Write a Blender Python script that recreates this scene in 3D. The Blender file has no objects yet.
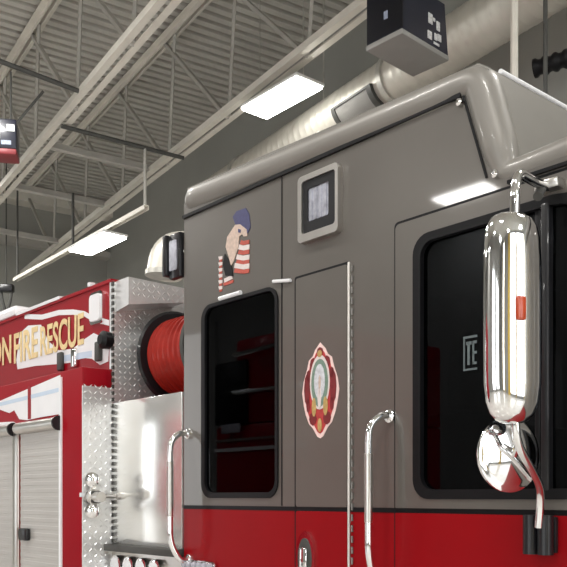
import bpy, bmesh, math, random
from mathutils import Vector, Matrix
from mathutils.geometry import tessellate_polygon
random.seed(4)
SC = bpy.context.scene
COL = SC.collection
PI = math.pi

# ------------------------------------------------------------------ materials
def mat(name, col, rough=.5, metal=0.0, coat=0.0, var=0.0, scale=6.0, bump=0.0, bscale=60.0, emit=None, estr=0.0):
    m = bpy.data.materials.new(name); m.use_nodes = True
    nt = m.node_tree; b = nt.nodes['Principled BSDF']
    b.inputs['Base Color'].default_value = (*col, 1)
    b.inputs['Roughness'].default_value = rough
    b.inputs['Metallic'].default_value = metal
    b.inputs['Coat Weight'].default_value = coat
    b.inputs['Coat Roughness'].default_value = .04
    tc = nt.nodes.new('ShaderNodeTexCoord')
    if var > 0:
        n = nt.nodes.new('ShaderNodeTexNoise'); n.inputs['Scale'].default_value = scale; n.inputs['Detail'].default_value = 5
        r = nt.nodes.new('ShaderNodeValToRGB')
        r.color_ramp.elements[0].position = .3; r.color_ramp.elements[1].position = .7
        r.color_ramp.elements[0].color = (*[c * (1 - var) for c in col], 1)
        r.color_ramp.elements[1].color = (*[min(1, c * (1 + var)) for c in col], 1)
        nt.links.new(tc.outputs['Object'], n.inputs['Vector'])
        nt.links.new(n.outputs['Fac'], r.inputs['Fac']); nt.links.new(r.outputs['Color'], b.inputs['Base Color'])
    if bump > 0:
        n2 = nt.nodes.new('ShaderNodeTexNoise'); n2.inputs['Scale'].default_value = bscale; n2.inputs['Detail'].default_value = 3
        bp = nt.nodes.new('ShaderNodeBump'); bp.inputs['Strength'].default_value = bump; bp.inputs['Distance'].default_value = .01
        nt.links.new(tc.outputs['Object'], n2.inputs['Vector'])
        nt.links.new(n2.outputs['Fac'], bp.inputs['Height']); nt.links.new(bp.outputs['Normal'], b.inputs['Normal'])
    if emit:
        b.inputs['Emission Color'].default_value = (*emit, 1); b.inputs['Emission Strength'].default_value = estr
    return m

def glass(name, tint, ior=1.5):
    m = bpy.data.materials.new(name); m.use_nodes = True
    nt = m.node_tree
    for n in list(nt.nodes): nt.nodes.remove(n)
    out = nt.nodes.new('ShaderNodeOutputMaterial'); mx = nt.nodes.new('ShaderNodeMixShader')
    tr = nt.nodes.new('ShaderNodeBsdfTransparent'); tr.inputs['Color'].default_value = (*tint, 1)
    gl = nt.nodes.new('ShaderNodeBsdfGlossy'); gl.inputs['Roughness'].default_value = .02
    gl.inputs['Color'].default_value = (.62, .65, .70, 1)
    fr = nt.nodes.new('ShaderNodeFresnel'); fr.inputs['IOR'].default_value = ior
    nt.links.new(fr.outputs['Fac'], mx.inputs['Fac']); nt.links.new(tr.outputs[0], mx.inputs[1])
    nt.links.new(gl.outputs[0], mx.inputs[2]); nt.links.new(mx.outputs[0], out.inputs[0])
    return m

M = {}
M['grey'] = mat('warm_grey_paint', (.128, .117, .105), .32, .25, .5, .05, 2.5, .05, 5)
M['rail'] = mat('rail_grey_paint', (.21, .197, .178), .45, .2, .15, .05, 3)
M['red'] = mat('engine_red_paint', (.25, .001, .004), .4, 0, .05, .05, 3)
M['bodyred'] = mat('body_red_paint', (.28, .003, .010), .35, 0, .08, .05, 3)
M['black'] = mat('black_rubber', (.006, .006, .007), .4, 0, 0, .1, 20)
M['black'].node_tree.nodes['Principled BSDF'].inputs['Specular IOR Level'].default_value = .2
M['blackpl'] = mat('black_plastic', (.012, .012, .014), .35, 0, .2, .1, 10)
M['chrome'] = mat('chrome', (.86, .86, .86), .06, 1, 0, .02, 10)
M['steel'] = mat('polished_steel', (.90, .90, .88), .17, .75, 0, .04, 4, .06, 3)
M['satin'] = mat('satin_steel', (.62, .60, .57), .28, 1, 0, .05, 8)
M['plate'] = mat('tread_plate', (.80, .80, .80), .3, .6, 0, .06, 14)
M['shutter'] = mat('shutter_grey', (.50, .485, .46), .45, .3, 0, .04, 3)
M['white'] = mat('white_reflective', (.82, .82, .84), .3, 0, .4, .04, 5)
M['paleblue'] = mat('pale_blue_film', (.55, .66, .80), .3, 0, .4, .04, 5)
M['gold'] = mat('gold_leaf', (.84, .65, .33), .4, .15, .3, .12, 30)
M['hose'] = mat('red_hose_rubber', (.33, .022, .014), .5, 0, .1, .12, 12)
M['lens'] = mat('lamp_lens', (.50, .51, .58), .15, .3, .6, .25, 30)
M['amber'] = mat('amber_lens', (.42, .05, .012), .25, 0, .5, .1, 30)
for k_, v_ in (('red', .16), ('bodyred', .2), ('hose', .15), ('blackpl', .3)):
    M[k_].node_tree.nodes['Principled BSDF'].inputs['Specular IOR Level'].default_value = v_
M['glass'] = glass('tinted_glass', (.10, .105, .115), 1.38)
M['seat'] = mat('seat_vinyl', (.05, .012, .014), .5, 0, 0, .1, 10)
M['liner'] = mat('cab_liner', (.02, .02, .021), .7, 0, 0, .1, 10)
M['wall'] = mat('wall_paint', (.33, .332, .305), .75, 0, 0, .07, .6, .1, 8)
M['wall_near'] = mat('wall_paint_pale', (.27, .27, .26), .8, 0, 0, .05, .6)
M['deck'] = mat('deck_paint', (.56, .545, .50), .6, .2, 0, .08, 1.5)
M['truss'] = mat('truss_paint', (.72, .69, .62), .5, .2, 0, .08, 3)
M['web'] = mat('web_paint', (.46, .445, .41), .55, .2, 0, .08, 3)
M['darksteel'] = mat('dark_steel', (.07, .07, .065), .5, .3, 0, .15, 8)
M['floor'] = mat('sealed_concrete', (.58, .56, .53), .25, 0, .2, .12, 1.2)
M['duct'] = mat('duct_sheet_metal', (.60, .575, .51), .42, .35, 0, .05, 4)
M['galv'] = mat('galvanized_steel', (.50, .49, .45), .4, .6, 0, .1, 12)
M['boxgrey'] = mat('box_grey_plastic', (.27, .265, .25), .5, 0, 0, .04, 6)
M['navy'] = mat('navy_black_plastic', (.012, .014, .028), .35, 0, .3, .1, 8)
M['boxred'] = mat('box_red_plastic', (.20, .02, .025), .45, 0, 0, .1, 8)
M['white_mark'] = mat('white_marking', (.62, .62, .62), .5, 0, 0, .25, 60)
M['blue_mark'] = mat('blue_grey_label', (.28, .32, .42), .5, 0, 0, .25, 60)
M['lamp_on'] = mat('lamp_diffuser', (.9, .9, .9), .4, 0, 0, .01, 4, emit=(1, .985, .93), estr=26)
M['lamp_white'] = mat('lamp_housing', (.75, .75, .73), .4, 0, 0, .03, 4)
M['pinkwhite'] = mat('emblem_border', (.82, .60, .57), .4, 0, .2, .05, 40)
M['emred'] = mat('emblem_red', (.42, .035, .035), .4, 0, .2, .2, 40)
M['emdark'] = mat('emblem_dark_red', (.17, .015, .018), .4, 0, .2, .2, 40)
M['emgreen'] = mat('emblem_green', (.16, .24, .19), .4, 0, .2, .15, 60)
M['emblue'] = mat('emblem_pale', (.55, .56, .60), .4, 0, .2, .2, 60)
M['emgold'] = mat('emblem_gold', (.45, .30, .11), .4, 0, .2, .2, 60)
M['dblue'] = mat('decal_blue', (.045, .045, .13), .4, 0, .2, .15, 60)
M['dcream'] = mat('decal_cream', (.55, .42, .35), .4, 0, .2, .15, 60)
M['dred'] = mat('decal_red', (.45, .075, .05), .4, 0, .2, .15, 60)
M['dwhite'] = mat('decal_white', (.68, .60, .58), .4, 0, .2, .05, 60)
M['day'] = mat('daylit_door_panel', (.8, .8, .8), .5, 0, 0, .02, 2, emit=(.93, .97, 1.0), estr=2.6)
M['sticker'] = mat('dim_marking', (.10, .125, .13), .5, 0, 0, .2, 60)
M['trim'] = mat('bright_trim', (.74, .71, .67), .35, .3, 0, .05, 10)
M['yellow'] = mat('yellow_paint', (.62, .42, .06), .45, 0, .2, .06, 5)

# ------------------------------------------------------------------ mesh builder
class MB:
    def __init__(s): s.bm = bmesh.new()
    def box(s, x0, x1, y0, y1, z0, z1, bev=0, seg=2):
        b = bmesh.new(); bmesh.ops.create_cube(b, size=1)
        for v in b.verts:
            v.co = Vector(((x0 + x1) / 2 + v.co.x * (x1 - x0), (y0 + y1) / 2 + v.co.y * (y1 - y0), (z0 + z1) / 2 + v.co.z * (z1 - z0)))
        if bev > 0: bmesh.ops.bevel(b, geom=list(b.edges), offset=bev, segments=seg, affect='EDGES', profile=.5)
        s._merge(b); return s
    def _merge(s, b):
        me = bpy.data.meshes.new('tmp'); b.to_mesh(me); b.free(); s.bm.from_mesh(me); bpy.data.meshes.remove(me)
    def tube(s, pts, r, seg=12, closed_caps=True, ry=None):
        pts = [Vector(p) for p in pts]; n = len(pts)
        rs = r if isinstance(r, (list, tuple)) else [r] * n
        t = []
        for i in range(n):
            a = pts[min(i + 1, n - 1)] - pts[max(i - 1, 0)]; t.append(a.normalized())
        up = Vector((0, 0, 1)) if abs(t[0].z) < .9 else Vector((1, 0, 0))
        u = t[0].cross(up).normalized(); rings = []
        for i in range(n):
            u = (u - t[i] * u.dot(t[i])).normalized(); w = t[i].cross(u)
            rings.append([s.bm.verts.new(pts[i] + (u * math.cos(k * 2 * PI / seg) + w * math.sin(k * 2 * PI / seg)) * rs[i]) for k in range(seg)])
        for i in range(n - 1):
            for k in range(seg):
                s.bm.faces.new((rings[i][k], rings[i][(k + 1) % seg], rings[i + 1][(k + 1) % seg], rings[i + 1][k]))
        if closed_caps:
            s.bm.faces.new(rings[0][::-1]); s.bm.faces.new(rings[-1])
        return s
    def bar(s, a, b, w, d):      # rectangular bar between two points (w across, d in height)
        a, b = Vector(a), Vector(b); t = (b - a).normalized()
        up = Vector((0, 0, 1)) if abs(t.z) < .95 else Vector((1, 0, 0))
        u = t.cross(up).normalized() * w / 2; v = u.cross(t).normalized() * d / 2
        q = [[s.bm.verts.new(p + u * i + v * j) for i, j in ((-1, -1), (1, -1), (1, 1), (-1, 1))] for p in (a, b)]
        for k in range(4): s.bm.faces.new((q[0][k], q[0][(k + 1) % 4], q[1][(k + 1) % 4], q[1][k]))
        s.bm.faces.new(q[0][::-1]); s.bm.faces.new(q[1]); return s
    def lathe(s, prof, axis_o, axis_d, seg=28):
        o = Vector(axis_o); d = Vector(axis_d).normalized()
        up = Vector((0, 0, 1)) if abs(d.z) < .9 else Vector((1, 0, 0))
        u = d.cross(up).normalized(); w = d.cross(u); rings = []
        for a, r in prof:
            rings.append([s.bm.verts.new(o + d * a + (u * math.cos(k * 2 * PI / seg) + w * math.sin(k * 2 * PI / seg)) * max(r, 1e-4)) for k in range(seg)])
        for i in range(len(rings) - 1):
            for k in range(seg):
                s.bm.faces.new((rings[i][k], rings[i][(k + 1) % seg], rings[i + 1][(k + 1) % seg], rings[i + 1][k]))
        s.bm.faces.new(rings[0][::-1]); s.bm.faces.new(rings[-1]); return s
    def plate(s, loops, n0, n1):  # outline (and holes) in (s,z); thickness from offset n0 (inner) to n1 (outer), outward is -y
        vs0 = []; vs1 = []
        for lp in loops:
            vs0.append([s.bm.verts.new((p[0], -n0, p[1])) for p in lp]); vs1.append([s.bm.verts.new((p[0], -n1, p[1])) for p in lp])
        f0 = sum(vs0, []); f1 = sum(vs1, [])
        for tri in tessellate_polygon([[Vector((p[0], p[1], 0)) for p in lp] for lp in loops]):
            try:
                s.bm.faces.new([f1[i] for i in tri]); s.bm.faces.new([f0[i] for i in reversed(tri)])
            except ValueError: pass
        for a, b in zip(vs0, vs1):
            for k in range(len(a)):
                s.bm.faces.new((a[k], a[(k + 1) % len(a)], b[(k + 1) % len(a)], b[k]))
        return s
    def prism(s, pts_a, pts_b):   # loft between two equal loops, capped
        A = [s.bm.verts.new(p) for p in pts_a]; B = [s.bm.verts.new(p) for p in pts_b]; n = len(A)
        for k in range(n): s.bm.faces.new((A[k], A[(k + 1) % n], B[(k + 1) % n], B[k]))
        s.bm.faces.new(A[::-1]); s.bm.faces.new(B); return s
    def build(s, name, m, parent=None, ang=35, loc=None):
        bmesh.ops.recalc_face_normals(s.bm, faces=list(s.bm.faces))
        me = bpy.data.meshes.new(name); s.bm.to_mesh(me); s.bm.free()
        for p in me.polygons: p.use_smooth = True
        me.set_sharp_from_angle(angle=math.radians(ang))
        me.materials.append(m)
        o = bpy.data.objects.new(name, me); COL.objects.link(o)
        if parent: o.parent = parent
        return o

def rrect(x0, x1, z0, z1, r, seg=6):
    r4 = r if isinstance(r, (list, tuple)) else [r] * 4     # corners: bl, br, tr, tl
    out = []
    for (cx, cz, a0, rr) in ((x0 + r4[0], z0 + r4[0], PI, r4[0]), (x1 - r4[1], z0 + r4[1], 1.5 * PI, r4[1]), (x1 - r4[2], z1 - r4[2], 0, r4[2]), (x0 + r4[3], z1 - r4[3], .5 * PI, r4[3])):
        for k in range(seg + 1):
            a = a0 + k * PI / 2 / seg; out.append((cx + rr * math.cos(a), cz + rr * math.sin(a)))
    return out
def ell(cx, cz, rx, rz, n=24): return [(cx + rx * math.cos(2 * PI * k / n), cz + rz * math.sin(2 * PI * k / n)) for k in range(n)]
def smooth(pts, it=3):
    pts = [Vector(p) for p in pts]
    for _ in range(it):
        q = [pts[0]]
        for a, b in zip(pts, pts[1:]): q += [a * .75 + b * .25, a * .25 + b * .75]
        q.append(pts[-1]); pts = q
    return pts
def tag(o, label=None, cat=None, group=None, kind=None):
    if label: o['label'] = label
    if cat: o['category'] = cat
    if group: o['group'] = group
    if kind: o['kind'] = kind
    return o
def empty(name, loc, rz=0):
    o = bpy.data.objects.new(name, None); COL.objects.link(o); o.location = loc; o.rotation_euler.z = rz
    o.empty_display_size = .2; return o

# ------------------------------------------------------------------ the bay (room axes turned from the camera's)
JX, JY, IX, IY = -.539, .843, .843, .539
def R(j, i, z): return Vector((i * IX + j * JX, i * IY + j * JY, z))
J0, J1, I0, I1, ZC = -9.0, 19.3, -9.0, 7.35, 8.65
def rbox(mb, j0, j1, i0, i1, z0, z1):
    mb.prism([R(j0, i0, z0), R(j1, i0, z0), R(j1, i1, z0), R(j0, i1, z0)], [R(j0, i0, z1), R(j1, i0, z1), R(j1, i1, z1), R(j0, i1, z1)]); return mb
def struct(mb, name, m): return tag(mb.build(name, m), kind='structure')
struct(rbox(MB(), J0 - .3, J1 + .3, I0 - .3, I1 + .3, -.2, 0), 'floor', M['floor'])
struct(rbox(MB(), J0, J1 + .3, I1, I1 + .3, 0, ZC + .3), 'wall_right', M['wall'])
struct(rbox(MB(), J1, J1 + .3, I0, I1, 0, ZC + .3), 'wall_back', M['wall'])
struct(rbox(MB(), J0 - .3, J0, I0, I1 + .3, 0, ZC + .3), 'wall_front', M['wall_near'])
struct(rbox(MB(), J0, J1, I0 - .3, I0, 0, ZC + .3), 'wall_left', M['wall_near'])
# corrugated deck: trapezoid ribs running across the bay
mb = MB(); P = .2; rows = []
j = J0
while j < J1:
    for dj, dz in ((0, 0), (.012, .09), (.075, .09), (.087, 0)):
        rows.append((j + dj, ZC + dz))
    j += P
va = [(mb.bm.verts.new(R(a, I0, z)), mb.bm.verts.new(R(a, I1, z))) for a, z in rows]
for a, b in zip(va, va[1:]): mb.bm.faces.new((a[0], a[1], b[1], b[0]))
struct(mb, 'ceiling', M['deck'])
# daylit bay doors on the left and front walls (windows of the room)
wn = 1
def window(j0, j1, i0, i1, z0, z1):
    global wn
    o = struct(rbox(MB(), j0, j1, i0, i1, z0, z1), 'window_%d' % wn, M['day']); wn += 1; return o
for a, b in ((15.2, 3.9), (-1.2, 3.4), (-6.0, 3.4)):
    window(a, a + b, I0 + .01, I0 + .05, .5, 5.6)
for a, b in ((-5.6, 1.2), (.1, 3.0), (3.6, 3.6)):
    window(J0 + .01, J0 + .05, a, a + b, .5, 8.0)
tr = MB()
for a, b in ((15.2, 3.9), (-1.2, 3.4), (-6.0, 3.4)):
    for q in (a - .28, a + b): rbox(tr, q, q + .28, I0 + .01, I0 + .12, 0, 5.8)
struct(tr, 'trim_1', M['boxgrey'])
tr = MB()
for a, b in ((-5.6, 1.2), (.1, 3.0), (3.6, 3.6)):
    for q in (a - .55, a + b): rbox(tr, J0 + .01, J0 + .12, q - (.9 if -1 < q < 0 else 0), q + .45, 0, 8.2)
struct(tr, 'trim_2', M['yellow'])  # unseen yellow jambs added for a yellow strip in the chrome mirror
# beams along the head of the back wall
struct(rbox(MB(), 18.9, 19.3, I0, I1, 8.25, 8.45), 'trim_3', M['truss'])
t4 = rbox(MB(), 19.05, 19.3, I0, I1, 7.32, 7.46)
struct(t4, 'trim_4', M['web'])

# ------------------------------------------------------------------ roof trusses
HB, HT = 6.7, 8.5
def truss(i, label, j0, j1, nodes):
    t = empty('roof_truss', R(j0, i, HB)); L = t.location
    def Q(j, z, di=0): return R(j, i + di, z) - L
    m = MB()
    for d in (-.065, .065):
        m.bar(Q(j0, HB, d), Q(j1, HB, d), .085, .012); m.bar(Q(j0, HB + .04, d * 1.55), Q(j1, HB + .04, d * 1.55), .010, .08)
    m.build('bottom_chord', M['truss'], t)
    m = MB()
    for d in (-.07, .07):
        m.bar(Q(j0, HT + .09, d), Q(j1, HT + .09, d), .095, .014); m.bar(Q(j0, HT + .05, d * .45), Q(j1, HT + .05, d * .45), .014, .08)
    m.build('top_chord', M['truss'], t)
    for q in nodes:
        MB().bar(Q(q, HB), Q(q + 1.95, HT + .05), .06, .045).build('web_bar', M['web'], t)
        MB().bar(Q(q - .05, HB), Q(q - .25, HT + .05), .05, .04).build('web_bar', M['web'], t)
    return tag(t, label, 'truss', 'roof trusses')
truss(5.40, 'pale steel roof truss over the bright bay light, lower chord along the wall', -1.0, 19.25, [.57 + 1.85 * k for k in range(10)])
truss(3.64, 'pale steel roof truss left of the others, lower chord crossing upper left corner', -1.0, 19.25, [1.4 + 1.85 * k for k in range(9)])

def rod(name, a, b, r, label, cat, m, group=None):
    a, b = Vector(a), Vector(b)
    o = MB().tube([Vector((0, 0, 0)), b - a], r, 8).build(name, m); o.location = a
    return tag(o, label, cat, group)
rod('bridging_pipe', R(10.25, 3.6, 6.73), R(10.25, 1.2, 7.0), .03, 'dark bridging pipe running from left truss chord out to upper left edge', 'pipe', M['darksteel'])
rod('bridging_pipe', R(11.17, 3.62, 6.66), R(11.17, 5.42, 6.62), .03, 'dark bridging pipe between the two truss lower chords', 'pipe', M['darksteel'])

# ------------------------------------------------------------------ ceiling lights
DX, DY = -.64, .768
def bay_light(loc, L, W, top, label):
    t = empty('ceiling_light', loc, math.atan2(DY, DX))
    MB().box(-L / 2, L / 2, -W / 2, W / 2, .012, .05, .008).build('housing', M['lamp_white'], t)
    m = MB()
    m.box(-L / 2 + .02, L / 2 - .02, -W / 2 + .02, W / 2 - .02, -.02, .012, .01)
    m.build('diffuser', M['lamp_on'], t)
    MB().box(-.16, .16, -.07, .07, .05, .11, .01).build('ballast_box', M['lamp_white'], t)
    for sx in (-L * .38, L * .38):
        MB().tube([(sx, 0, .05), (sx, 0, top - loc[2])], .007, 6).build('hanger', M['galv'], t)
    tag(t, label, 'ceiling light', 'lit bay lights')
bay_light((-.03, 10.24, 6.5), 1.08, .44, 8.62, 'larger bright bay light hanging above the cab roof')
bay_light((-2.90, 13.22, 5.63), 1.2, .42, 5.80, 'smaller lit bay light hung under a steel channel above the red truck body')
# steel channel carrying the smaller lamp, on its rod
ch_a, ch_b = Vector((-1.93, 11.97, 5.78)), Vector((-5.05, 15.98, 5.78))
c = MB(); dlt = ch_b - ch_a
c.bar((0, 0, .03), dlt + Vector((0, 0, .03)), .07, .008)
for sx in (-1, 1):
    pv = Vector((dlt.y, -dlt.x, 0)).normalized() * .035 * sx
    c.bar(pv, dlt + pv, .008, .06)
o = c.build('steel_channel', M['truss']); o.location = ch_a
tag(o, 'long pale steel channel carrying the smaller bay light', 'channel')
rod('hanger_rod', (-1.957, 12.01, 5.81), (-1.957, 12.01, 6.62), .022, 'short vertical rod holding the right end of the steel channel', 'rod', M['web'])
rod('hanger_rod', (-3.45, 13.93, 5.81), (-3.45, 13.93, 6.68), .022, 'dark vertical rod dropping to the middle of the steel channel', 'rod', M['darksteel'])
rod('hanger_rod', (-4.97, 15.88, 5.81), (-4.97, 15.88, 8.62), .018, 'thin rod holding the far left end of the steel channel', 'rod', M['darksteel'])
cd_ = empty('cord_drop', (-5.3, 16.25, 5.26))
MB().box(-.14, .14, -.08, .08, .36, .50, .02).build('drop_box', M['blackpl'], cd_)
for a in (-.1, .1): MB().tube(smooth([(a, 0, .38), (a * .8, 0, .2), (a * .2, 0, .0), (a * .2, 0, -.1)], 2), .03, 8).build('drop_cord', M['darksteel'], cd_)
MB().tube([(0, 0, .5), (.0, 0, 3.35)], .012, 6).build('hanger', M['darksteel'], cd_)
tag(cd_, 'black cord drop hanging at the far left end of the steel channel', 'cord drop')
def beam(j, label):
    a, b = R(j, 3.72, 6.72), R(j + .05, 5.32, 6.72); d = b - a
    o = MB().bar((0, 0, 0), d, .10, .012).bar((0, 0, .05), d + Vector((0, 0, .05)), .012, .09).build('bridging_beam', M['web']); o.location = a
    tag(o, label, 'beam')
beam(12.1, 'pale beam between the truss lower chords just past the dark bridging pipe')
beam(14.0, 'pale beam between the truss lower chords, middle one of three')
beam(16.5, 'pale beam between the truss lower chords nearest the back wall')

# ------------------------------------------------------------------ ducts
def duct_run(j0, j1, i, z, r):
    t = empty('spiral_duct', R(j0, i, z)); L = t.location
    m = MB(); pts = []; rs = []; jj = j0
    while jj <= j1:
        for dj, dr in ((0, .008), (.02, .008), (.03, 0), (.12, 0)):
            pts.append(R(jj + dj, i, z) - L); rs.append(r + dr * .5)
        jj += .13
    m.tube(pts, rs, 32); m.build('duct_pipe', M['duct'], t, 50)
    return t, L
DI, DZ, DR = 6.3, 6.46, .265
d, L = duct_run(1.0, 12.3, DI, DZ, DR)
def dring(jc, w, dr):
    return MB().tube([R(jc - w, DI, DZ) - L, R(jc + w, DI, DZ) - L], DR + dr, 32)
dring(7.45, .035, .03).build('joint_band', M['galv'], d)
dring(2.9, .035, .03).build('joint_band', M['galv'], d)
dring(10.9, .035, .03).build('joint_band', M['galv'], d)
# register on the underside of the duct
def dpt(jc, ang, rr): return R(jc, DI - rr * math.sin(ang), DZ - rr * math.cos(ang)) - L
def patch(mb, ja, jb, a0, a1, r0, r1, n=6):
    lo = [dpt(ja, a0 + (a1 - a0) * k / n, r1) for k in range(n + 1)] + [dpt(ja, a1 - (a1 - a0) * k / n, r0) for k in range(n + 1)]
    hi = [dpt(jb, a0 + (a1 - a0) * k / n, r1) for k in range(n + 1)] + [dpt(jb, a1 - (a1 - a0) * k / n, r0) for k in range(n + 1)]
    mb.prism(lo, hi)
m = MB(); patch(m, 7.62, 8.3, .1, 1.25, DR, DR + .03); g = m.build('register', M['boxgrey'], d)
m = MB()
for ja, jb in ((7.58, 7.66), (8.27, 8.34)): patch(m, ja, jb, .05, 1.3, DR, DR + .045)
for aa in (.05, 1.24): patch(m, 7.58, 8.34, aa, aa + .08, DR, DR + .045, 2)
m.build('register_frame', M['darksteel'], g)
for jj in (3.5, 8.9): MB().tube([R(jj, DI, DZ + DR) - L, R(jj, DI, ZC) - L], .012, 6).build('hanger', M['galv'], d)
tag(d, 'long round duct behind the cab roof, its branch turning down at the rear', 'duct')
# branch that drops from the run and turns down behind the cab's rear corner
E0 = Vector((-1.33, 9.6, 4.22)) - L
pts = smooth([E0 + Vector((1.92, 1.18, 2.1)), E0 + Vector((1.92, 1.18, .55)), E0 + Vector((1.75, 1.1, .34)), E0 + Vector((.55, .42, .34)), E0 + Vector((.2, .16, .34)), E0 + Vector((.02, .03, .25)), E0 + Vector((-.02, 0, -.02))], 3)
eb_ = MB().tube(pts, .20, 28).build('branch_elbow', M['duct'], d)
MB().tube([E0 + Vector((-.018, 0, .02)), E0 + Vector((-.022, 0, -.035))], .213, 28).build('end_collar', M['galv'], eb_)

# ribbed exhaust hose
pts = [Vector((0, 0, 0)) + Vector((.02 * k, -.012 * k, .0012 * k)) for k in range(64)]
rs = [.085 if k % 4 < 2 else .068 for k in range(64)]
h = MB().tube(pts, rs, 18).build('exhaust_hose', M['black'], None, 60); h.location = (2.33, 7.9, 5.68)
tag(h, 'black ribbed exhaust hose at the right edge above the cab', 'hose')
rod('support_post', (2.05, 7.55, 3.2), (2.05, 7.55, 8.62), .035, 'slim pale vertical post standing behind the raised cab roof', 'post', M['truss'])
rod('support_pipe', (2.28, 7.4, 3.2), (2.28, 7.4, 8.62), .02, 'thin dark vertical pipe right of the slim pale post', 'pipe', M['darksteel'])

# ------------------------------------------------------------------ hanging equipment boxes
def hang_box(name, loc, rz, w, dpt_, hgt, label, parts, ztop=ZC):
    t = empty(name, loc, rz)
    parts(t)
    for x in (w * .25, w * .75): MB().tube([(x, dpt_ / 2, hgt), (x, dpt_ / 2, ztop - loc[2])], .012, 6).build('hanger', M['darksteel'], t)
    return tag(t, label, 'equipment box')
# local x = B (right, away), local y = A (left, away)
def big(t):
    w, dp, hg = .67, .40, .50
    MB().prism([(0, 0, .05), (w, 0, .05), (w, dp, .05), (0, dp, .05)], [(0, 0, hg), (w * .92, 0, hg), (w * .92, dp, hg), (0, dp, hg)]).build('casing', M['navy'], t)
    MB().box(-.008, w + .008, -.008, dp + .008, 0, .05, .012).build('base_panel', M['boxgrey'], t)
    m = MB()
    for x0, x1, z0, z1 in ((.37, .43, .24, .33), (.36, .42, .10, .17), (.46, .50, .12, .18), (.49, .54, .22, .30), (.45, .53, .08, .10), (.51, .56, .13, .19), (.44, .47, .28, .31)):
        m.box(x0, x1, -.006, .0, z0, z1)
    m.build('printed_marks', M['white_mark'], t)
    MB().box(.0, .012, -.004, dp, .06, hg).build('corner_trim', M['blackpl'], t)
    m = MB(); m.box(-.006, 0, .16, .20, .2, .27); m.build('indicator', M['blue_mark'], t)
    MB().box(.58, .74, .1, .3, .30, .56, .02).build('mount_bracket', M['galv'], t)
hang_box('equipment_box', (1.024, 7.34, 5.7), math.atan2(.689, .725), .67, .40, .5, 'black boxy overhead unit with grey underside hanging above the cab', big)
def small(t):
    MB().box(0, .33, 0, .3, .07, .42, .02).build('casing', M['navy'], t)
    MB().box(0, .33, -.004, .3, 0, .07, .015).build('base_panel', M['boxred'], t)
    m = MB(); m.box(.16, .27, -.008, 0, .11, .16); m.build('label_strip', M['blue_mark'], t)
    MB().box(.22, .31, -.008, 0, .27, .35).build('printed_mark', M['white_mark'], t)
    MB().box(.12, .145, -.008, 0, .18, .36).build('handle_strip', M['white_mark'], t)
    MB().bar((.30, .15, .42), (.60, .33, .92), .03, .03).build('brace', M['darksteel'], t)
hang_box('equipment_box', (-3.47, 9.95, 5.73), math.radians(10), .33, .3, .42, 'small dark overhead unit with red base at the left edge', small, 6.775)

# ------------------------------------------------------------------ FIRE TRUCK (x = forward, -y = outward, z up)
TR = empty('fire_truck', (-.523, 4.47, 0), math.atan2(-.7571, .6533))
tag(TR, 'grey and red fire truck with chrome mirror, emblem and raised cab roof', 'fire truck')
def part(mb, name, m, par=None, label=None, ang=35):
    o = mb.build(name, m, par or TR, ang)
    if label: o['label'] = label
    return o
def B(s0, s1, n0, n1, z0, z1, bev=0): return MB().box(s0, s1, -n1, -n0, z0, z1, bev)
W = 2.45
FR = 3.15
W1 = rrect(.165, .767, 1.695, 2.672, .075)
W2 = rrect(1.578, 2.38, 1.692, 2.70, [.075, .08, .2, .075])
# side shells
outer = [(0, 1.655), (FR, 1.655), (FR, 2.82), (1.97, 2.82), (1.86, 3.19), (0, 3.24)]
hole1 = rrect(.18, .752, 1.71, 2.657, .07); hole2 = rrect(1.595, 2.363, 1.708, 2.684, [.07, .07, .19, .07])
part(MB().plate([outer, hole1, hole2], -.04, 0), 'cab_side', M['grey'])
part(MB().plate([[(0, .55), (FR, .55), (FR, 1.640), (0, 1.640)]], -.04, 0), 'cab_lower_side', M['red'])
part(B(0, FR, -.03, .003, 1.638, 1.657), 'stripe', M['black'])
part(B(0, FR, -W, -W + .04, .55, 1.65), 'cab_lower_side', M['red'])
part(MB().plate([outer, hole1, hole2], -W, -W + .04), 'cab_side', M['grey'])
part(B(0, .04, -W + .04, -.04, .55, 3.22), 'cab_rear_wall', M['grey'])
fr = B(FR - .04, FR, -W + .04, -.04, .55, 1.9); fr.box(FR - .04, FR, .04, W - .04, 2.65, 2.82)
fr.box(FR - .04, FR, .04, .2, 1.9, 2.65); fr.box(FR - .04, FR, W - .2, W - .04, 1.9, 2.65)
part(fr, 'cab_front', M['grey'])
part(B(FR - .03, FR - .015, -W + .2, -.2, 1.9, 2.65), 'windshield', M['glass'])
part(B(.04, FR - .04, -W + .04, -.04, .62, .70), 'cab_floor', M['liner'])
li = B(.04, 1.84, -W + .04, -.04, 3.06, 3.1); li.box(1.8, FR - .04, .04, W - .04, 2.74, 2.78)
part(li, 'headliner', M['liner'])
part(B(1.30, 1.36, -W + .06, -.05, .7, 2.05), 'partition', M['liner'])
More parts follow.
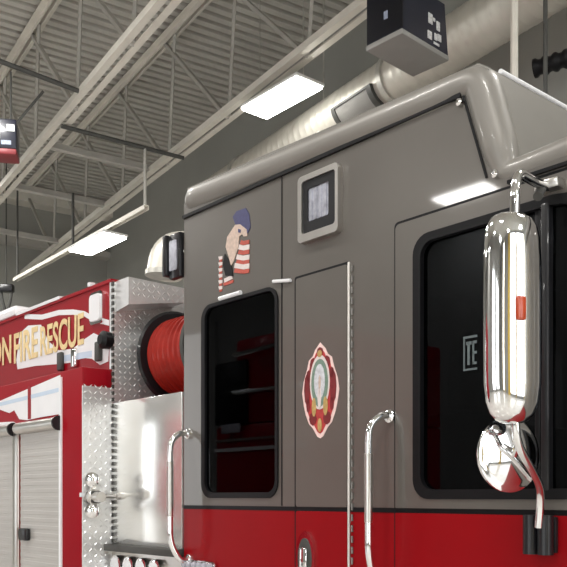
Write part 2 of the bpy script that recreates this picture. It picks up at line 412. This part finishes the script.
# roof
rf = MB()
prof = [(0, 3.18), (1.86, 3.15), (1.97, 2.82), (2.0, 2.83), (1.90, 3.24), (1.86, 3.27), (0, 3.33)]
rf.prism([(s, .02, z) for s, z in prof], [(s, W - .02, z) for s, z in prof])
part(rf, 'raised_roof', M['rail'])  # lighter rail paint stands in for light on the roof's front face
part(B(1.95, FR, -W + .02, -.02, 2.82, 2.87, .02), 'front_roof', M['grey'])
RN = .045
path = smooth([(.055, RN, 3.255), (.9, RN, 3.222), (1.70, RN, 3.208), (1.80, RN, 3.212), (1.855, RN, 3.20), (1.876, RN, 3.14), (1.905, RN, 3.04), (1.93, RN, 2.96), (1.955, RN, 2.87), (1.972, RN, 2.838), (2.01, RN, 2.834), (2.15, RN, 2.842), (2.4, RN, 2.86), (3.10, RN, 2.87)], 2)
nrs = [.071 if p.x < 1.75 else (.066 if p.z > 2.90 else .052) for p in path]
for _ in range(3): nrs = [nrs[0]] + [(nrs[k - 1] + nrs[k] + nrs[k + 1]) / 3 for k in range(1, len(nrs) - 1)] + [nrs[-1]]
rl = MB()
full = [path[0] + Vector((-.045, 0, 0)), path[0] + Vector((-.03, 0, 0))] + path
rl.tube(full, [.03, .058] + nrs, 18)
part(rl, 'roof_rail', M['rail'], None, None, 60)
part(B(.0, 1.80, -.01, .012, 3.160, 3.176), 'drip_seal', M['black'])
part(B(2.0, FR, -.01, .012, 2.786, 2.798), 'drip_seal', M['black'])
part(MB().bar((1.808, -.002, 3.162), (1.910, -.002, 2.835), .008, .008), 'drip_seal', M['black'])
ed = MB().tube([(1.895, .10, 3.252), (1.895, W - .06, 3.252)], .010, 10)
part(ed, 'roof_edge_trim', M['white'])
# bolts on the rail corner
for s_, z_ in ((1.795, 3.142), (1.95, 2.835)):
    part(MB().lathe([(0, .014), (.012, .014), (.02, .006)], (s_, -.004, z_), (0, -1, 0), 12), 'bolt', M['chrome'])

# panel seam, compartment door and hinge
part(B(.787, .793, -.002, .0025, 1.66, 3.16), 'panel_seam', M['black'])
gp = MB().plate([rrect(.880, 1.226, .95, 2.683, .01, 2), rrect(.892, 1.214, .962, 2.672, .01, 2)], -.002, .003)
part(gp, 'door_gap', M['black'])
cd = part(MB().plate([rrect(.892, 1.214, 1.657, 2.672, .01, 2)], .0, .007), 'compartment_door', M['grey'])
MB().plate([rrect(.892, 1.214, .962, 1.638, .01, 2)], 0, .007).build('lower_skin', M['red'], cd)
hg = B(1.217, 1.228, 0, .009, .95, 2.68, .004)
hgo = part(hg, 'hinge', M['trim'])
m = MB()
z = .97
while z < 2.66:
    m.tube([(1.240, -.003, z), (1.240, -.003, z + .028)], .005, 8); z += .045
m.build('hinge_knuckles', M['grey'], hgo)
# front door
dpart = MB().plate([rrect(1.484, 2.62, 1.657, 2.768, [.005, .005, .1, .02], 4), hole2], 0, .010)
fd = part(dpart, 'front_door', M['grey'])
MB().plate([rrect(1.484, 2.62, .62, 1.638, [.05, .05, .005, .005], 4)], 0, .010).build('lower_skin', M['red'], fd)
m = MB().plate([rrect(1.474, 2.63, .61, 2.780, [.05, .05, .1, .02], 4), rrect(1.484, 2.62, .62, 2.768, [.05, .05, .1, .02], 4)], -.001, .004)
m.build('door_gap', M['black'], fd)
# windows
def win(loop, inner, glass_loop, lip):
    f = part(MB().plate([loop, inner], -.03, lip), 'window', M['black'])
    MB().plate([glass_loop], -.012, -.006).build('pane', M['glass'], f); return f
f1 = win(W1, rrect(.196, .748, 1.722, 2.655, .055), rrect(.185, .755, 1.712, 2.66, .05), .008)
f2 = win(W2, rrect(1.615, 2.34, 1.728, 2.668, [.055, .06, .17, .055]), rrect(1.6, 2.35, 1.715, 2.68, [.05, .06, .17, .05]), .016)
MB().box(2.135, 2.168, -.018, .02, 1.72, 2.68, .006).build('window_divider', M['blackpl'], f2)
MB().box(2.105, 2.128, -.006, .02, 1.72, 2.68, .004).build('window_divider', M['black'], f2)
part(MB().tube([(.33, -.012, 2.683), (.50, -.012, 2.683)], .011, 8), 'white_accent', M['white'])  # white bar paints the highlight above the rear window
part(MB().tube([(.74, -.010, 2.69), (.86, -.010, 2.672)], .008, 8), 'white_accent', M['white'])
# cab interior
def seat(s, y):
    b = MB().box(s, s + .45, y, y + .5, 1.15, 1.28, .04); o = part(b, 'seat', M['seat'])
    MB().box(s, s + .12, y, y + .5, 1.28, 2.05, .05).build('seat_back', M['seat'], o)
    MB().box(s + .02, s + .11, y + .12, y + .38, 2.07, 2.3, .03).build('headrest', M['seat'], o)
    MB().box(s + .05, s + .4, y + .1, y + .4, .7, 1.15).build('seat_base', M['liner'], o)
seat(.12, .2); seat(.12, 1.1); seat(1.45, .2)
part(MB().tube([(.2, .14, 1.86), (.75, .14, 1.90)], .012, 8), 'grab_bar', M['satin'])
part(MB().tube([(.5, .18, 2.28), (.75, .18, 2.29)], .012, 8), 'grab_bar', M['satin'])
# small dim marks on the front glass
m = MB()
for a0, a1, b0, b1 in ((1.85, 1.91, 2.205, 2.212), (1.85, 1.91, 2.322, 2.33), (1.85, 1.856, 2.212, 2.322), (1.868, 1.878, 2.225, 2.31), (1.862, 1.886, 2.298, 2.31), (1.89, 1.897, 2.225, 2.31), (1.89, 1.908, 2.225, 2.234), (1.89, 1.908, 2.263, 2.272), (1.89, 1.908, 2.30, 2.31)):
    m.box(a0 - .047, a1 - .047, .003, .0065, b0 - .045, b1 - .045)
part(m, 'window_sticker', M['sticker'])

# ---- scene light on the cab side
sl = part(MB().plate([rrect(.930, 1.182, 2.815, 3.105, .02, 3), rrect(.955, 1.165, 2.85, 3.08, .015, 3)], 0, .03), 'scene_light', M['satin'])
MB().box(.95, 1.16, 0, .03, 2.84, 3.09).build('lamp_well', M['blackpl'], sl)
MB().plate([rrect(.955, 1.165, 2.85, 3.08, .015, 3), rrect(.985, 1.118, 2.90, 3.045, .01, 3)], .0, .022).build('lamp_bezel', M['blackpl'], sl)
m = MB().plate([rrect(.985, 1.118, 2.90, 3.045, .01, 3)], .0, .014)
for k in range(4): m.box(.995 + .03 * k, 1.01 + .03 * k, -.018, -.014, 2.905, 3.04)
m.build('lens', M['lens'], sl)
# ---- scene light on the cab rear corner
rl2 = part(B(-.155, -.115, -.05, .04, 2.88, 3.10, .01), 'rear_lamp', M['blackpl'])
B(-.118, -.015, -.02, .02, 2.86, 3.10, .01).build('lamp_housing', M['blackpl'], rl2)
MB().plate([rrect(-.10, -.035, 2.90, 3.06, .01, 3)], .02, .028).build('lens', M['lens'], rl2)
MB().tube([(-.03, .02, 3.0), (.03, .06, 3.0)], .02, 10).build('mount_stem', M['chrome'], rl2)

# ---- eagle and flag decal
def dmap(x, y): return (.3 + (x - 218) * .008, 3.133 - (y - 210) * .0056 - (x - 218) * .0018)
def dz(pts): return [dmap(200 + a / 5.67, 190 + b / 5.67) for a, b in pts]
ea = part(MB().plate([dz([(190, 152), (212, 125), (262, 112), (280, 140), (288, 205), (272, 235), (240, 200), (205, 190)])], 0, .003), 'eagle_decal', M['dblue'], None, 'small eagle and striped flag decal')
MB().plate([dz([(160, 250), (205, 192), (232, 190), (268, 215), (272, 248), (252, 250), (244, 238), (226, 250), (222, 300), (196, 372), (180, 395), (168, 350), (150, 300)])], .001, .004).build('eagle_body', M['dcream'], ea)
MB().plate([dz([(222, 212), (238, 216), (236, 232), (222, 230)])], .004, .005).build('eagle_eye', M['dblue'], ea)
MB().plate([dz([(145, 335), (168, 365), (186, 400), (192, 445), (150, 445), (134, 390)])], .001, .0045).build('eagle_wing', M['black'], ea)
m = MB()
for y in (288, 337, 380): m.plate([dz([(228 - (y - 288) * .25, y), (250, y + 6), (284, y), (282, y + 24), (250, y + 30), (222 - (y - 288) * .25, y + 24)])], .001, .0045)
m.build('flag_white_stripe', M['dwhite'], ea)
m = MB()
for y in (266, 313, 361, 405): m.plate([dz([(234 - (y - 288) * .25, y), (250, y + 6), (282, y), (280, y + 20), (250, y + 26), (226 - (y - 288) * .25, y + 22)])], .001, .004)
m.build('flag_red_stripe', M['dred'], ea)
m = MB()
for k in range(6): m.plate([dz([(106, 350 + 30 * k), (130, 346 + 30 * k), (128, 362 + 30 * k), (112, 368 + 30 * k)])], .0, .003)
m.plate([dz([(140, 460), (185, 440), (188, 458), (142, 480)])], 0, .003)
m.build('decal_marks', M['dwhite'], ea)
m = MB()
for k in range(6): m.plate([dz([(112, 365 + 30 * k), (128, 362 + 30 * k), (126, 374 + 30 * k), (112, 378 + 30 * k)])], .0, .003)
m.plate([dz([(135, 482), (195, 462), (190, 478), (140, 496)])], 0, .003)
m.build('decal_marks', M['dred'], ea)

# ---- shield emblem
EC, EZ = 1.053, 2.160
def em(scale, n=None): 
    P0 = [(0, 1), (.28, .86), (.40, .74), (.62, .66), (.72, .48), (.92, .22), (1, -.02), (.9, -.3), (.8, -.48), (.62, -.68), (.40, -.78), (.16, -.96), (0, -1)]
    P1 = P0 + [(-a, b) for a, b in reversed(P0[1:-1])]
    return [(EC + a * .116 * scale, EZ + b * .207 * (1 - (1 - scale) * .62)) for a, b in P1]
eb = part(MB().plate([em(1)], .007, .009), 'shield_emblem', M['pinkwhite'], None, 'red pointed shield emblem with white border')
MB().plate([em(.84)], .008, .0105).build('shield_field', M['emred'], eb)
m = MB()
for a0, b0, w, hh in ((.0, .80, .10, .035), (.36, .56, .11, .05), (-.36, .56, .11, .05), (.70, .05, .10, .12), (-.70, .05, .10, .12), (.38, -.58, .12, .05), (-.38, -.58, .12, .05), (.62, .34, .07, .04), (-.62, .34, .07, .04), (.64, -.3, .06, .05), (-.64, -.3, .06, .05)):
    m.plate([ell(EC + a0 * .116, EZ + b0 * .207, w * .2, hh * .6, 8)], .009, .0115)
m.build('shield_panels', M['emdark'], eb)
MB().plate([ell(EC, EZ + .035, .062, .118)], .009, .012).build('shield_oval_border', M['dwhite'], eb)
MB().plate([ell(EC, EZ + .032, .053, .104)], .010, .0125).build('shield_ring', M['emgreen'], eb)
for a, b, c, d_ in ((-.036, -.07, .014, .042), (.036, -.07, .014, .042), (0, -.15, .013, .03), (0, .158, .015, .016)):
    MB().plate([ell(EC + a, EZ + b, c, d_, 10)], .0105, .0128).build('shield_scroll', M['emgold'], eb)
MB().plate([ell(EC, EZ + .038, .034, .076)], .011, .0135).build('shield_center', M['emblue'], eb)
m = MB().plate([ell(EC, EZ - .03, .012, .05, 8)], .012, .0142); m.plate([ell(EC, EZ + .02, .006, .045, 8)], .012, .0142)
m.build('shield_figure', M['dwhite'], eb)
MB().plate([ell(EC + .002, EZ + .035, .007, .03, 8)], .0125, .0150).build('shield_figure', M['dcream'], eb)

# ---- grab handles
def handle(s_top, s_mid, s_bot, zt, zb, out, r, z1, z2):
    pts = smooth([(s_top, -.0, zt), (s_top - .005, -out * .45, zt + .005), (s_mid, -out * .95, zt - .04), (s_mid, -out, zt - .11), (s_mid, -out, z1), (s_mid, -out, z2), (s_mid, -out, zb + .09), (s_bot, -out * .55, zb - .01), (s_bot, 0, zb)], 3)
    o = part(MB().tube(pts, r, 14), 'grab_handle', M['chrome'])
    for s_, z_ in ((s_top, zt), (s_bot, zb)):
        MB().lathe([(0, r * 1.9), (.012, r * 1.8), (.018, r * 1.1)], (s_, 0, z_), (0, -1, 0), 14).build('mount_flange', M['chrome'], o)
    MB().tube([(s_mid, -out, z1 - .05), (s_mid, -out, z2 + .02)], r * 1.12, 14).build('grip_sleeve', M['satin'], o)
handle(.045, .035, .055, 2.03, 1.375, .11, .0155, 1.93, 1.58)
handle(1.452, 1.430, 1.42, 2.02, 1.375, .105, .0145, 1.92, 1.58)

# ---- paddle latch and lower lamp
pl = part(MB().plate([ell(.968, 1.435, .058, .115, 28)], 0.007, .022), 'paddle_latch', M['chrome'])
MB().plate([ell(.968, 1.43, .042, .09, 24)], .02, .026).build('latch_recess', M['darksteel'], pl)
MB().box(.945, .992, -.04, -.022, 1.37, 1.48, .012).build('paddle', M['chrome'], pl)
for q in (1.515, 1.315): pass
fl = part(B(.02, .30, 0, .03, 1.28, 1.375, .02), 'marker_lamp', M['chrome'])
m = MB()
for k in range(6): m.lathe([(0, .02), (.012, .016), (.018, .004)], (.05 + .045 * k, -.03, 1.352), (0, -1, 0), 10)
m.build('lens', M['lens'], fl)

# ---- mirror assembly
SM, NM = 2.225, .318
mi = MB()
rings = []
prof = [(1.922, .30), (1.930, .55), (1.950, .76), (1.985, .91), (2.04, .985), (2.14, 1), (2.30, 1), (2.42, .985), (2.48, .95), (2.515, .87), (2.54, .72), (2.553, .5), (2.557, .25)]
for z, k in prof:
    ring = []
    for q in range(36):
        a = 2 * PI * q / 36; ca, sa = math.cos(a), math.sin(a)
        e = .92
        dn = .097 * k * math.copysign(abs(ca) ** e, ca)
        ds = (0.066 if sa > 0 else .022) * min(1, k * 1.02) * math.copysign(abs(sa) ** .85, sa)
        ring.append(mi.bm.verts.new((SM + ds, -(NM + dn), z)))
    rings.append(ring)
for a, b in zip(rings, rings[1:]):
    for q in range(36): mi.bm.faces.new((a[q], a[(q + 1) % 36], b[(q + 1) % 36], b[q]))
mi.bm.faces.new(rings[0][::-1]); mi.bm.faces.new(rings[-1])
MI = part(mi, 'mirror_head', M['chrome'], None, 'tall chrome mirror housing', 60)
MB().plate([ell(0, 2.25, .08, .27, 30)], 0, .004).build('mirror_glass', M['steel'], MI).location = (0, 0, 0)
g = [c for c in MI.children][0]
g.data.transform(Matrix.Translation((SM - .024, -NM, 0)) @ Matrix.Rotation(PI / 2, 4, 'Z'))
MB().box(SM + .05, SM + .074, -NM - .030, -NM + .004, 2.222, 2.295, .008).build('amber_lamp', M['amber'], MI)
ROT = Matrix.Translation((SM, -NM, 0)) @ Matrix.Rotation(math.radians(-20), 4, 'Z') @ Matrix.Translation((-SM, NM, 0))
for o_ in [MI] + list(MI.children): o_.data.transform(ROT)
arm = smooth([(2.17, -.02, 2.725), (2.18, -.10, 2.715), (2.20, -.19, 2.705), (2.215, -.265, 2.70), (2.225, -.295, 2.65), (2.225, -.30, 2.53)], 3)
ar = part(MB().tube(arm, .0155, 14), 'mirror_arm', M['chrome'])
B(2.13, 2.22, 0.0, .05, 2.71, 2.745, .008).build('arm_bracket', M['satin'], ar)
MB().tube([(2.165, -.05, 2.725), (2.185, -.11, 2.67)], .016, 10).build('arm_clamp', M['darksteel'], ar)
arm2 = smooth([(2.235, -.315, 1.97), (2.238, -.315, 1.92), (2.235, -.30, 1.86), (2.225, -.21, 1.79), (2.205, -.13, 1.74), (2.18, -.085, 1.70), (2.165, -.075, 1.60)], 3)
ar2 = part(MB().tube(arm2, .0135, 14), 'mirror_arm', M['chrome'])
br = MB().box(2.10, 2.20, -.03, -.010, 1.515, 1.635, .006)
for ss in (2.12, 2.175): br.tube([(ss, -.05, 1.51), (ss, -.05, 1.64)], .026, 14)
br.build('arm_bracket', M['blackpl'], ar2)
CO, CA = Vector((2.165, -.245, 1.832)), Vector((1, -.30, 0)).normalized()
cv = MB().lathe([(-.010, .108), (.0, .118), (.008, .118), (.011, .110), (.011, .103), (.016, .09), (.024, .06), (.030, .03), (.032, .004)], CO, CA, 40)
CV = part(cv, 'convex_mirror', M['chrome'], None, 'round chrome convex mirror', 25)
MB().lathe([(0, .112), (.004, .108), (.004, .001)], CO - CA * .012, -CA, 40).build('mirror_glass', M['steel'], CV)
MB().tube([CO + CA * .03, (2.232, -.285, 1.87)], .012, 10).build('pivot', M['chrome'], CV)

# ---- pump module between cab and body
part(B(-.757, -.01, -W, -.02, .55, 2.235), 'pump_module', M['bodyred'])
part(B(-.752, -.02, -.02, 0, 1.425, 2.257, .004), 'pump_panel', M['steel'], None, 'mirror polished steel pump panel')
def tread(mb, plane, u0, u1, v0, v1, off, step=.034):
    # plane 's': fixed x ; plane 'n': fixed y
    a = 0; v = v0 + step / 2
    while v < v1:
        u = u0 + step / 2; b = 0
        while u < u1:
            sg = 1 if (a + b) % 2 else -1
            L_, w_ = step * .46, step * .15; ca, sa = math.cos(PI / 4), math.sin(PI / 4) * sg
            q = [(L_, 0), (0, w_), (-L_, 0), (0, -w_)]
            base = [(u + x * ca - y * sa, v + x * sa + y * ca) for x, y in q]
            def P3(p, o): return (off + o, p[0], p[1]) if plane == 's' else (p[0], -(off + o), p[1])
            A = [mb.bm.verts.new(P3(p, 0)) for p in base]; T = mb.bm.verts.new(P3((u, v), .004))
            for k in range(4): mb.bm.faces.new((A[k], A[(k + 1) % 4], T))
            u += step; b += 1
        v += step; a += 1
# front face of the lower (wider) body
tp = MB().box(-.757, -.750, -.195, 0, .9, 2.345); tread(tp, 's', -.195, 0, .9, 2.345, -.750)
part(tp, 'tread_plate', M['plate'], None, 'bright diamond tread plate')
# front face of the upper body
tp = MB().box(-.757, -.748, .0, 1.25, 2.26, 2.975); tread(tp, 's', .0, 1.0, 2.26, 2.97, -.748)
part(tp, 'tread_plate', M['plate'])
hd = MB().prism([(-.748, .02, 2.80), (-.748, .42, 2.885), (-.748, .42, 2.975), (-.748, .02, 2.98)], [(-.60, .02, 2.82), (-.60, .42, 2.89), (-.60, .42, 2.975), (-.60, .02, 2.98)])
tread(hd, 's', .04, .40, 2.87, 2.975, -.60)
part(hd, 'reel_hood', M['plate'])
# corner dashes (rivet strip) at the body corner
rv = MB()
z = 1.43
while z < 2.96:
    rv.box(-.752, -.735, -.008, .004, z, z + .022); z += .038
part(rv, 'rivet_strip', M['darksteel'])
# ledge and gauges under the pump panel
part(B(-.757, -.01, -.02, .06, 1.385, 1.425, .006), 'pump_ledge', M['darksteel'])
part(B(-.757, -.01, -.02, .004, .6, 1.385), 'lower_pump_panel', M['satin'])
for s_ in (-.66, -.52, -.38, -.24):
    g = part(MB().lathe([(0, .062), (.03, .06), (.034, .05)], (s_, -.004, 1.30), (0, -1, 0), 24), 'gauge', M['chrome'])
    MB().lathe([(0, .048), (.003, .047)], (s_, -.036, 1.30), (0, -1, 0), 24).build('gauge_dial', M['white'], g)
# hose reel
rc = Vector((-.40, .36, 2.54))
rm = MB().lathe([(-.012, .27), (.0, .285), (.012, .27)], rc + Vector((-.20, 0, 0)), (1, 0, 0), 40)
ree = part(rm, 'hose_reel', M['blackpl'], None, 'red hose reel with black flanges')
pr = []
for k in range(7):
    for a, r in ((0, .222), (.012, .235), (.028, .235), (.04, .222)): pr.append((-.18 + .0525 * k + a, r))
MB().lathe(pr, rc, (1, 0, 0), 40).build('hose_coil', M['hose'], ree)
MB().lathe([(-.012, .25), (.0, .262), (.012, .25)], rc + Vector((.21, 0, 0)), (1, 0, 0), 40).build('reel_flange', M['darksteel'], ree)
MB().lathe([(-.3, .04), (.3, .04)], rc, (1, 0, 0), 16).build('reel_axle', M['satin'], ree)
MB().bar(rc + Vector((-.28, 0, 0)), (-.68, .36, 2.22), .05, .05).build('reel_stand', M['darksteel'], ree)
MB().bar(rc + Vector((.28, 0, 0)), (-.12, .36, 2.22), .05, .05).build('reel_stand', M['darksteel'], ree)
part(MB().tube(smooth([(-.3, .5, 2.74), (-.22, .34, 2.88), (-.12, .22, 2.90), (-.06, .2, 2.84), (-.05, .24, 2.6)], 3), .045, 12), 'loose_hose', M['hose'])
part(MB().lathe([(-.06, .03), (-.03, .05), (.03, .05), (.06, .02)], (-.35, .40, 2.93), (0, .3, 1), 14), 'hose_nozzle', M['blackpl'])

# ---- body
part(B(-7, -.757, -W, 0, .55, 2.975), 'upper_body', M['bodyred'])
part(B(-7, -.757, 0, .195, .55, 2.455, .006), 'lower_body', M['bodyred'])
part(B(-7, -.757, -W, .01, 2.975, 2.995), 'top_trim', M['bodyred'])
part(B(-2.1, -1.42, -.02, .014, 2.99, 3.01), 'top_edge_strip', M['white'])
part(B(-1.03, -1.0, -.02, .016, 2.995, 3.02), 'white_accent', M['white'])
part(B(-6.6, -2.12, -W + .2, .02, 2.995, 3.075, .03), 'hose_bed_cover', M['white'])
part(B(-.775, -.757, -.03, .006, 2.46, 2.985), 'corner_strip', M['plate'])
# marker light near the corner
ml = part(MB().plate([rrect(-1.0, -.84, 2.75, 2.945, .03)], 0, .02), 'marker_lamp', M['chrome'])
MB().plate([rrect(-.985, -.855, 2.768, 2.928, .025)], .018, .03).build('lens', M['white'], ml)
part(MB().lathe([(0, .05), (.05, .055), (.07, .03)], (-.78, -.0, 2.63), (0, -1, 0), 16), 'corner_bumper', M['black'])
# lettering
def word(txt, s0, s1, z0, z1, n):
    cu = bpy.data.curves.new('txt', 'FONT'); cu.body = txt; cu.size = 1; cu.extrude = .02; cu.offset = .018
    to = bpy.data.objects.new('txt', cu); COL.objects.link(to)
    dg = bpy.context.evaluated_depsgraph_get(); me = bpy.data.meshes.new_from_object(to.evaluated_get(dg))
    bpy.data.objects.remove(to); bpy.data.curves.remove(cu)
    xs = [v.co.x for v in me.vertices]; ys = [v.co.y for v in me.vertices]
    x0, x1, y0, y1 = min(xs), max(xs), min(ys), max(ys)
    for v in me.vertices:
        v.co = Vector((s0 + (v.co.x - x0) / (x1 - x0) * (s1 - s0), -(n + (.002 if v.co.z > 0 else -.001)), z0 + (v.co.y - y0) / (y1 - y0) * (z1 - z0)))
    me.name = 'lettering'; me.materials.clear(); me.materials.append(M['gold'])
    o = bpy.data.objects.new('lettering', me); COL.objects.link(o); o.parent = TR; o['label'] = 'gold letters reading ' + txt
word('ON', -2.56, -2.20, 2.665, 2.875, .005)
word('FIRE', -2.15, -1.76, 2.655, 2.868, .005)
word('RESCUE', -1.72, -1.10, 2.652, 2.855, .005)
# white ribbons on the upper body; the broad one includes painted glare
def ribbon(loop, n0, n1, name='white_ribbon', m='white'): return part(MB().plate([loop], n0, n1), name, M[m])
top = [(-1.98, 2.985), (-1.70, 2.935), (-1.45, 2.925), (-1.25, 2.895), (-1.1, 2.86), (-.95, 2.795), (-.86, 2.775), (-.79, 2.755)]
ribbon(top + [(s, z - .034) for s, z in reversed(top)], 0, .002)
ribbon([(-2.12, 2.68), (-2.06, 2.86), (-1.92, 2.895), (-1.72, 2.87), (-1.60, 2.74), (-1.45, 2.66), (-1.25, 2.645), (-1.12, 2.68), (-.98, 2.705), (-.86, 2.66), (-.79, 2.60),
        (-.80, 2.51), (-.9, 2.50), (-1.0, 2.55), (-1.12, 2.57), (-1.28, 2.56), (-1.5, 2.575), (-1.8, 2.60), (-2.1, 2.61)], 0, .002)
ribbon([(-1.42, 2.58), (-1.0, 2.56), (-1.0, 2.60), (-1.42, 2.62)], .002, .003, 'pale_stripe', 'paleblue')
for s_ in (-1.40, -1.205, -.895):
    lt = part(B(s_ - .03, s_ + .03, 0, .03, 2.52, 2.64, .01), 'body_latch', M['chrome'] if s_ == -1.205 else M['darksteel'])
# compartment band on the lower body
ribbon([(-2.6, 2.30), (-1.95, 2.355), (-1.55, 2.39), (-1.03, 2.435), (-1.03, 2.20), (-1.3, 2.20), (-1.5, 2.195), (-1.62, 2.21), (-1.70, 2.275), (-1.78, 2.262), (-1.95, 2.30), (-2.6, 2.24)], .195, .198, 'white_ribbon')
ribbon([(-1.93, 2.21), (-1.72, 2.20), (-1.66, 2.185), (-2.6, 2.15), (-2.6, 2.215)], .195, .198, 'white_ribbon')
ribbon([(-2.5, 2.31), (-1.05, 2.335), (-1.05, 2.36), (-2.5, 2.335)], .198, .199, 'pale_stripe', 'paleblue')
part(B(-1.482, -1.44, .195, .201, 2.2, 2.41), 'red_divider', M['bodyred'])
# roller shutters
def shutter(s0, s1):
    sh = MB(); z = .75
    while z < 2.10:
        sh.prism([(s0, -.188, z), (s0, -.199, z + .012), (s0, -.199, z + .034), (s0, -.188, z + .046)], [(s1, -.188, z), (s1, -.199, z + .012), (s1, -.199, z + .034), (s1, -.188, z + .046)]); z += .046
    sh.box(s0, s1, -.1975, -.19, .75, 2.10)
    o = part(sh, 'roller_shutter', M['shutter'])
    MB().tube([(s0 - .01, -.212, 2.145), (s1 + .015, -.212, 2.145)], .038, 16).build('shutter_header', M['satin'], o)
    MB().tube([(s1 + .015, -.212, 2.145), (s1 + .03, -.212, 2.145)], .045, 16).build('header_cap', M['blackpl'], o)
    MB().box(s0 + .05, s0 + .16, -.235, -.2, 1.42, 1.50, .012).build('shutter_handle', M['blackpl'], o)
    return o
shutter(-1.60, -1.045); shutter(-2.9, -1.70); shutter(-4.2, -3.0)
part(B(-1.692, -1.608, .195, .215, .7, 2.13, .008), 'shutter_rail', M['satin'])
part(B(-2.99, -2.91, .195, .215, .7, 2.13, .008), 'shutter_rail', M['satin'])
part(B(-1.035, -1.005, .195, .205, .7, 2.42), 'white_edge_strip', M['white'])
# valve fitting on the tread plate
vf = part(MB().lathe([(0, .03), (.05, .03), (.055, .045), (.075, .045), (.085, .03), (.15, .03)], (-.757 + .005, -.155, 1.70), (1, 0, 0), 20), 'valve_fitting', M['satin'])
MB().box(-.735, -.66, -.185, -.115, 1.665, 1.735, .012).build('valve_body', M['darksteel'], vf)
MB().lathe([(0, .012), (.10, .012), (.11, .022), (.13, .022), (.14, .012), (.2, .010)], (-.70, -.12, 1.705), (.25, .97, 0), 14).build('valve_stem', M['satin'], vf)
MB().lathe([(-.02, .03), (0, .042), (.03, .042), (.045, .02)], (-.72, -.145, 1.80), (.7, -.5, 0), 18).build('valve_knob', M['chrome'], vf)
MB().lathe([(-.02, .03), (0, .042), (.03, .042), (.045, .02)], (-.72, -.145, 1.62), (.7, -.5, 0), 18).build('valve_knob', M['chrome'], vf)
MB().box(-.735, -.715, -.16, -.13, 1.74, 1.80).build('valve_neck', M['chrome'], vf)
MB().box(-.75, -.735, -.215, -.19, 1.70, 1.725).build('reflector', M['white'], vf)
# chassis and wheels (below the frame)
part(B(-7, 3.0, -1.75, -.7, .42, .62), 'chassis', M['darksteel'])
for s_ in (2.1, -4.6):
    for y, dy in ((.0, 1), (W, -1)):
        y0 = .02 if dy == 1 else W - .02
        w = part(MB().lathe([(0, .3), (0, .46), (.03, .5), (.27, .5), (.3, .46), (.3, .3)], (s_, y0, .5), (0, dy, 0), 36), 'wheel', M['black'])
        MB().lathe([(-.012, .12), (-.01, .29), (.2, .29)], (s_, y0, .5), (0, dy, 0), 28).build('wheel_rim', M['chrome'], w)

# ------------------------------------------------------------------ red rig across the bay, seen in the cab's dark panes
RT = empty('parked_rig', TR.matrix_basis @ Vector((-3.9, -3.6, 0)), TR.rotation_euler.z)
tag(RT, 'red vehicle across the bay mirrored in the dark rear cab window', 'truck')
MB().box(-.75, .95, -2.2, 0, .5, 2.55, .04).build('rig_body', M['bodyred'], RT)
MB().box(-.35, .95, -2.2, 0, 2.55, 3.55, .04).build('rig_cab', M['bodyred'], RT)
MB().box(-.75, .95, 0, .02, 2.24, 2.28).build('rig_stripe', M['white'], RT)
MB().box(-.75, .95, 0, .02, 2.36, 2.39).build('rig_stripe', M['satin'], RT)
MB().box(-.72, -.1, 0, .04, 2.56, 3.3, .03).build('rig_grille', M['black'], RT)
MB().tube([(-.3, .06, 3.36), (.9, .06, 3.4)], .03, 10).build('rig_rail', M['chrome'], RT)
MB().tube([(-.3, .06, 2.92), (.9, .06, 2.9)], .03, 10).build('rig_rail', M['chrome'], RT)
MB().box(-.55, -.2, .04, .07, 2.45, 2.56, .01).build('rig_lamp', M['lens'], RT)
MB().box(-.7, .9, 0, .12, .55, .8, .03).build('rig_bumper', M['chrome'], RT)
for x in (-.7, .6):
    MB().lathe([(0, .3), (0, .46), (.03, .5), (.27, .5), (.3, .46), (.3, .3)], (x, -.8, .5), (1, 0, 0), 30).build('wheel', M['black'], RT)

# ------------------------------------------------------------------ lights of the bay outside the frame
def lamp(p, e, size=(1.1, .45)):
    ld = bpy.data.lights.new('bay_lamp', 'AREA'); ld.shape = 'RECTANGLE'; ld.size, ld.size_y = size; ld.energy = e; ld.color = (1, .98, .94)
    o = bpy.data.objects.new('bay_lamp', ld); COL.objects.link(o); o.location = p; o.rotation_euler.z = math.atan2(DY, DX)
for j_, i_ in ((-4, 4.6), (1.5, 5.0), (-5, 0), (0, -.4), (5, -.6), (10, -1), (15, 1), (-4, -5), (1.5, -5), (7.95, -8.06), (13, -5), (15.5, 2.6), (9, 1.7)):  # last two lamps added to brighten the far end and walls
    lamp(R(j_, i_, 6.9), 135)

w = bpy.data.worlds.new('World'); SC.world = w; w.use_nodes = True
w.node_tree.nodes['Background'].inputs[0].default_value = (.8, .85, .9, 1); w.node_tree.nodes['Background'].inputs[1].default_value = .3

cam = bpy.data.cameras.new('Camera'); co = bpy.data.objects.new('Camera', cam); COL.objects.link(co)
co.location = (0, 0, 1.7); co.rotation_euler = (PI / 2, 0, 0)
cam.sensor_width = 36; cam.lens = 850 / 567 * 36; cam.shift_y = 213.5 / 567; cam.clip_start = .05
SC.camera = co
SC.view_settings.view_transform = 'Standard'; SC.view_settings.look = 'None'
SC.view_settings.exposure = 0; SC.view_settings.gamma = 1; SC.view_settings.use_curve_mapping = False
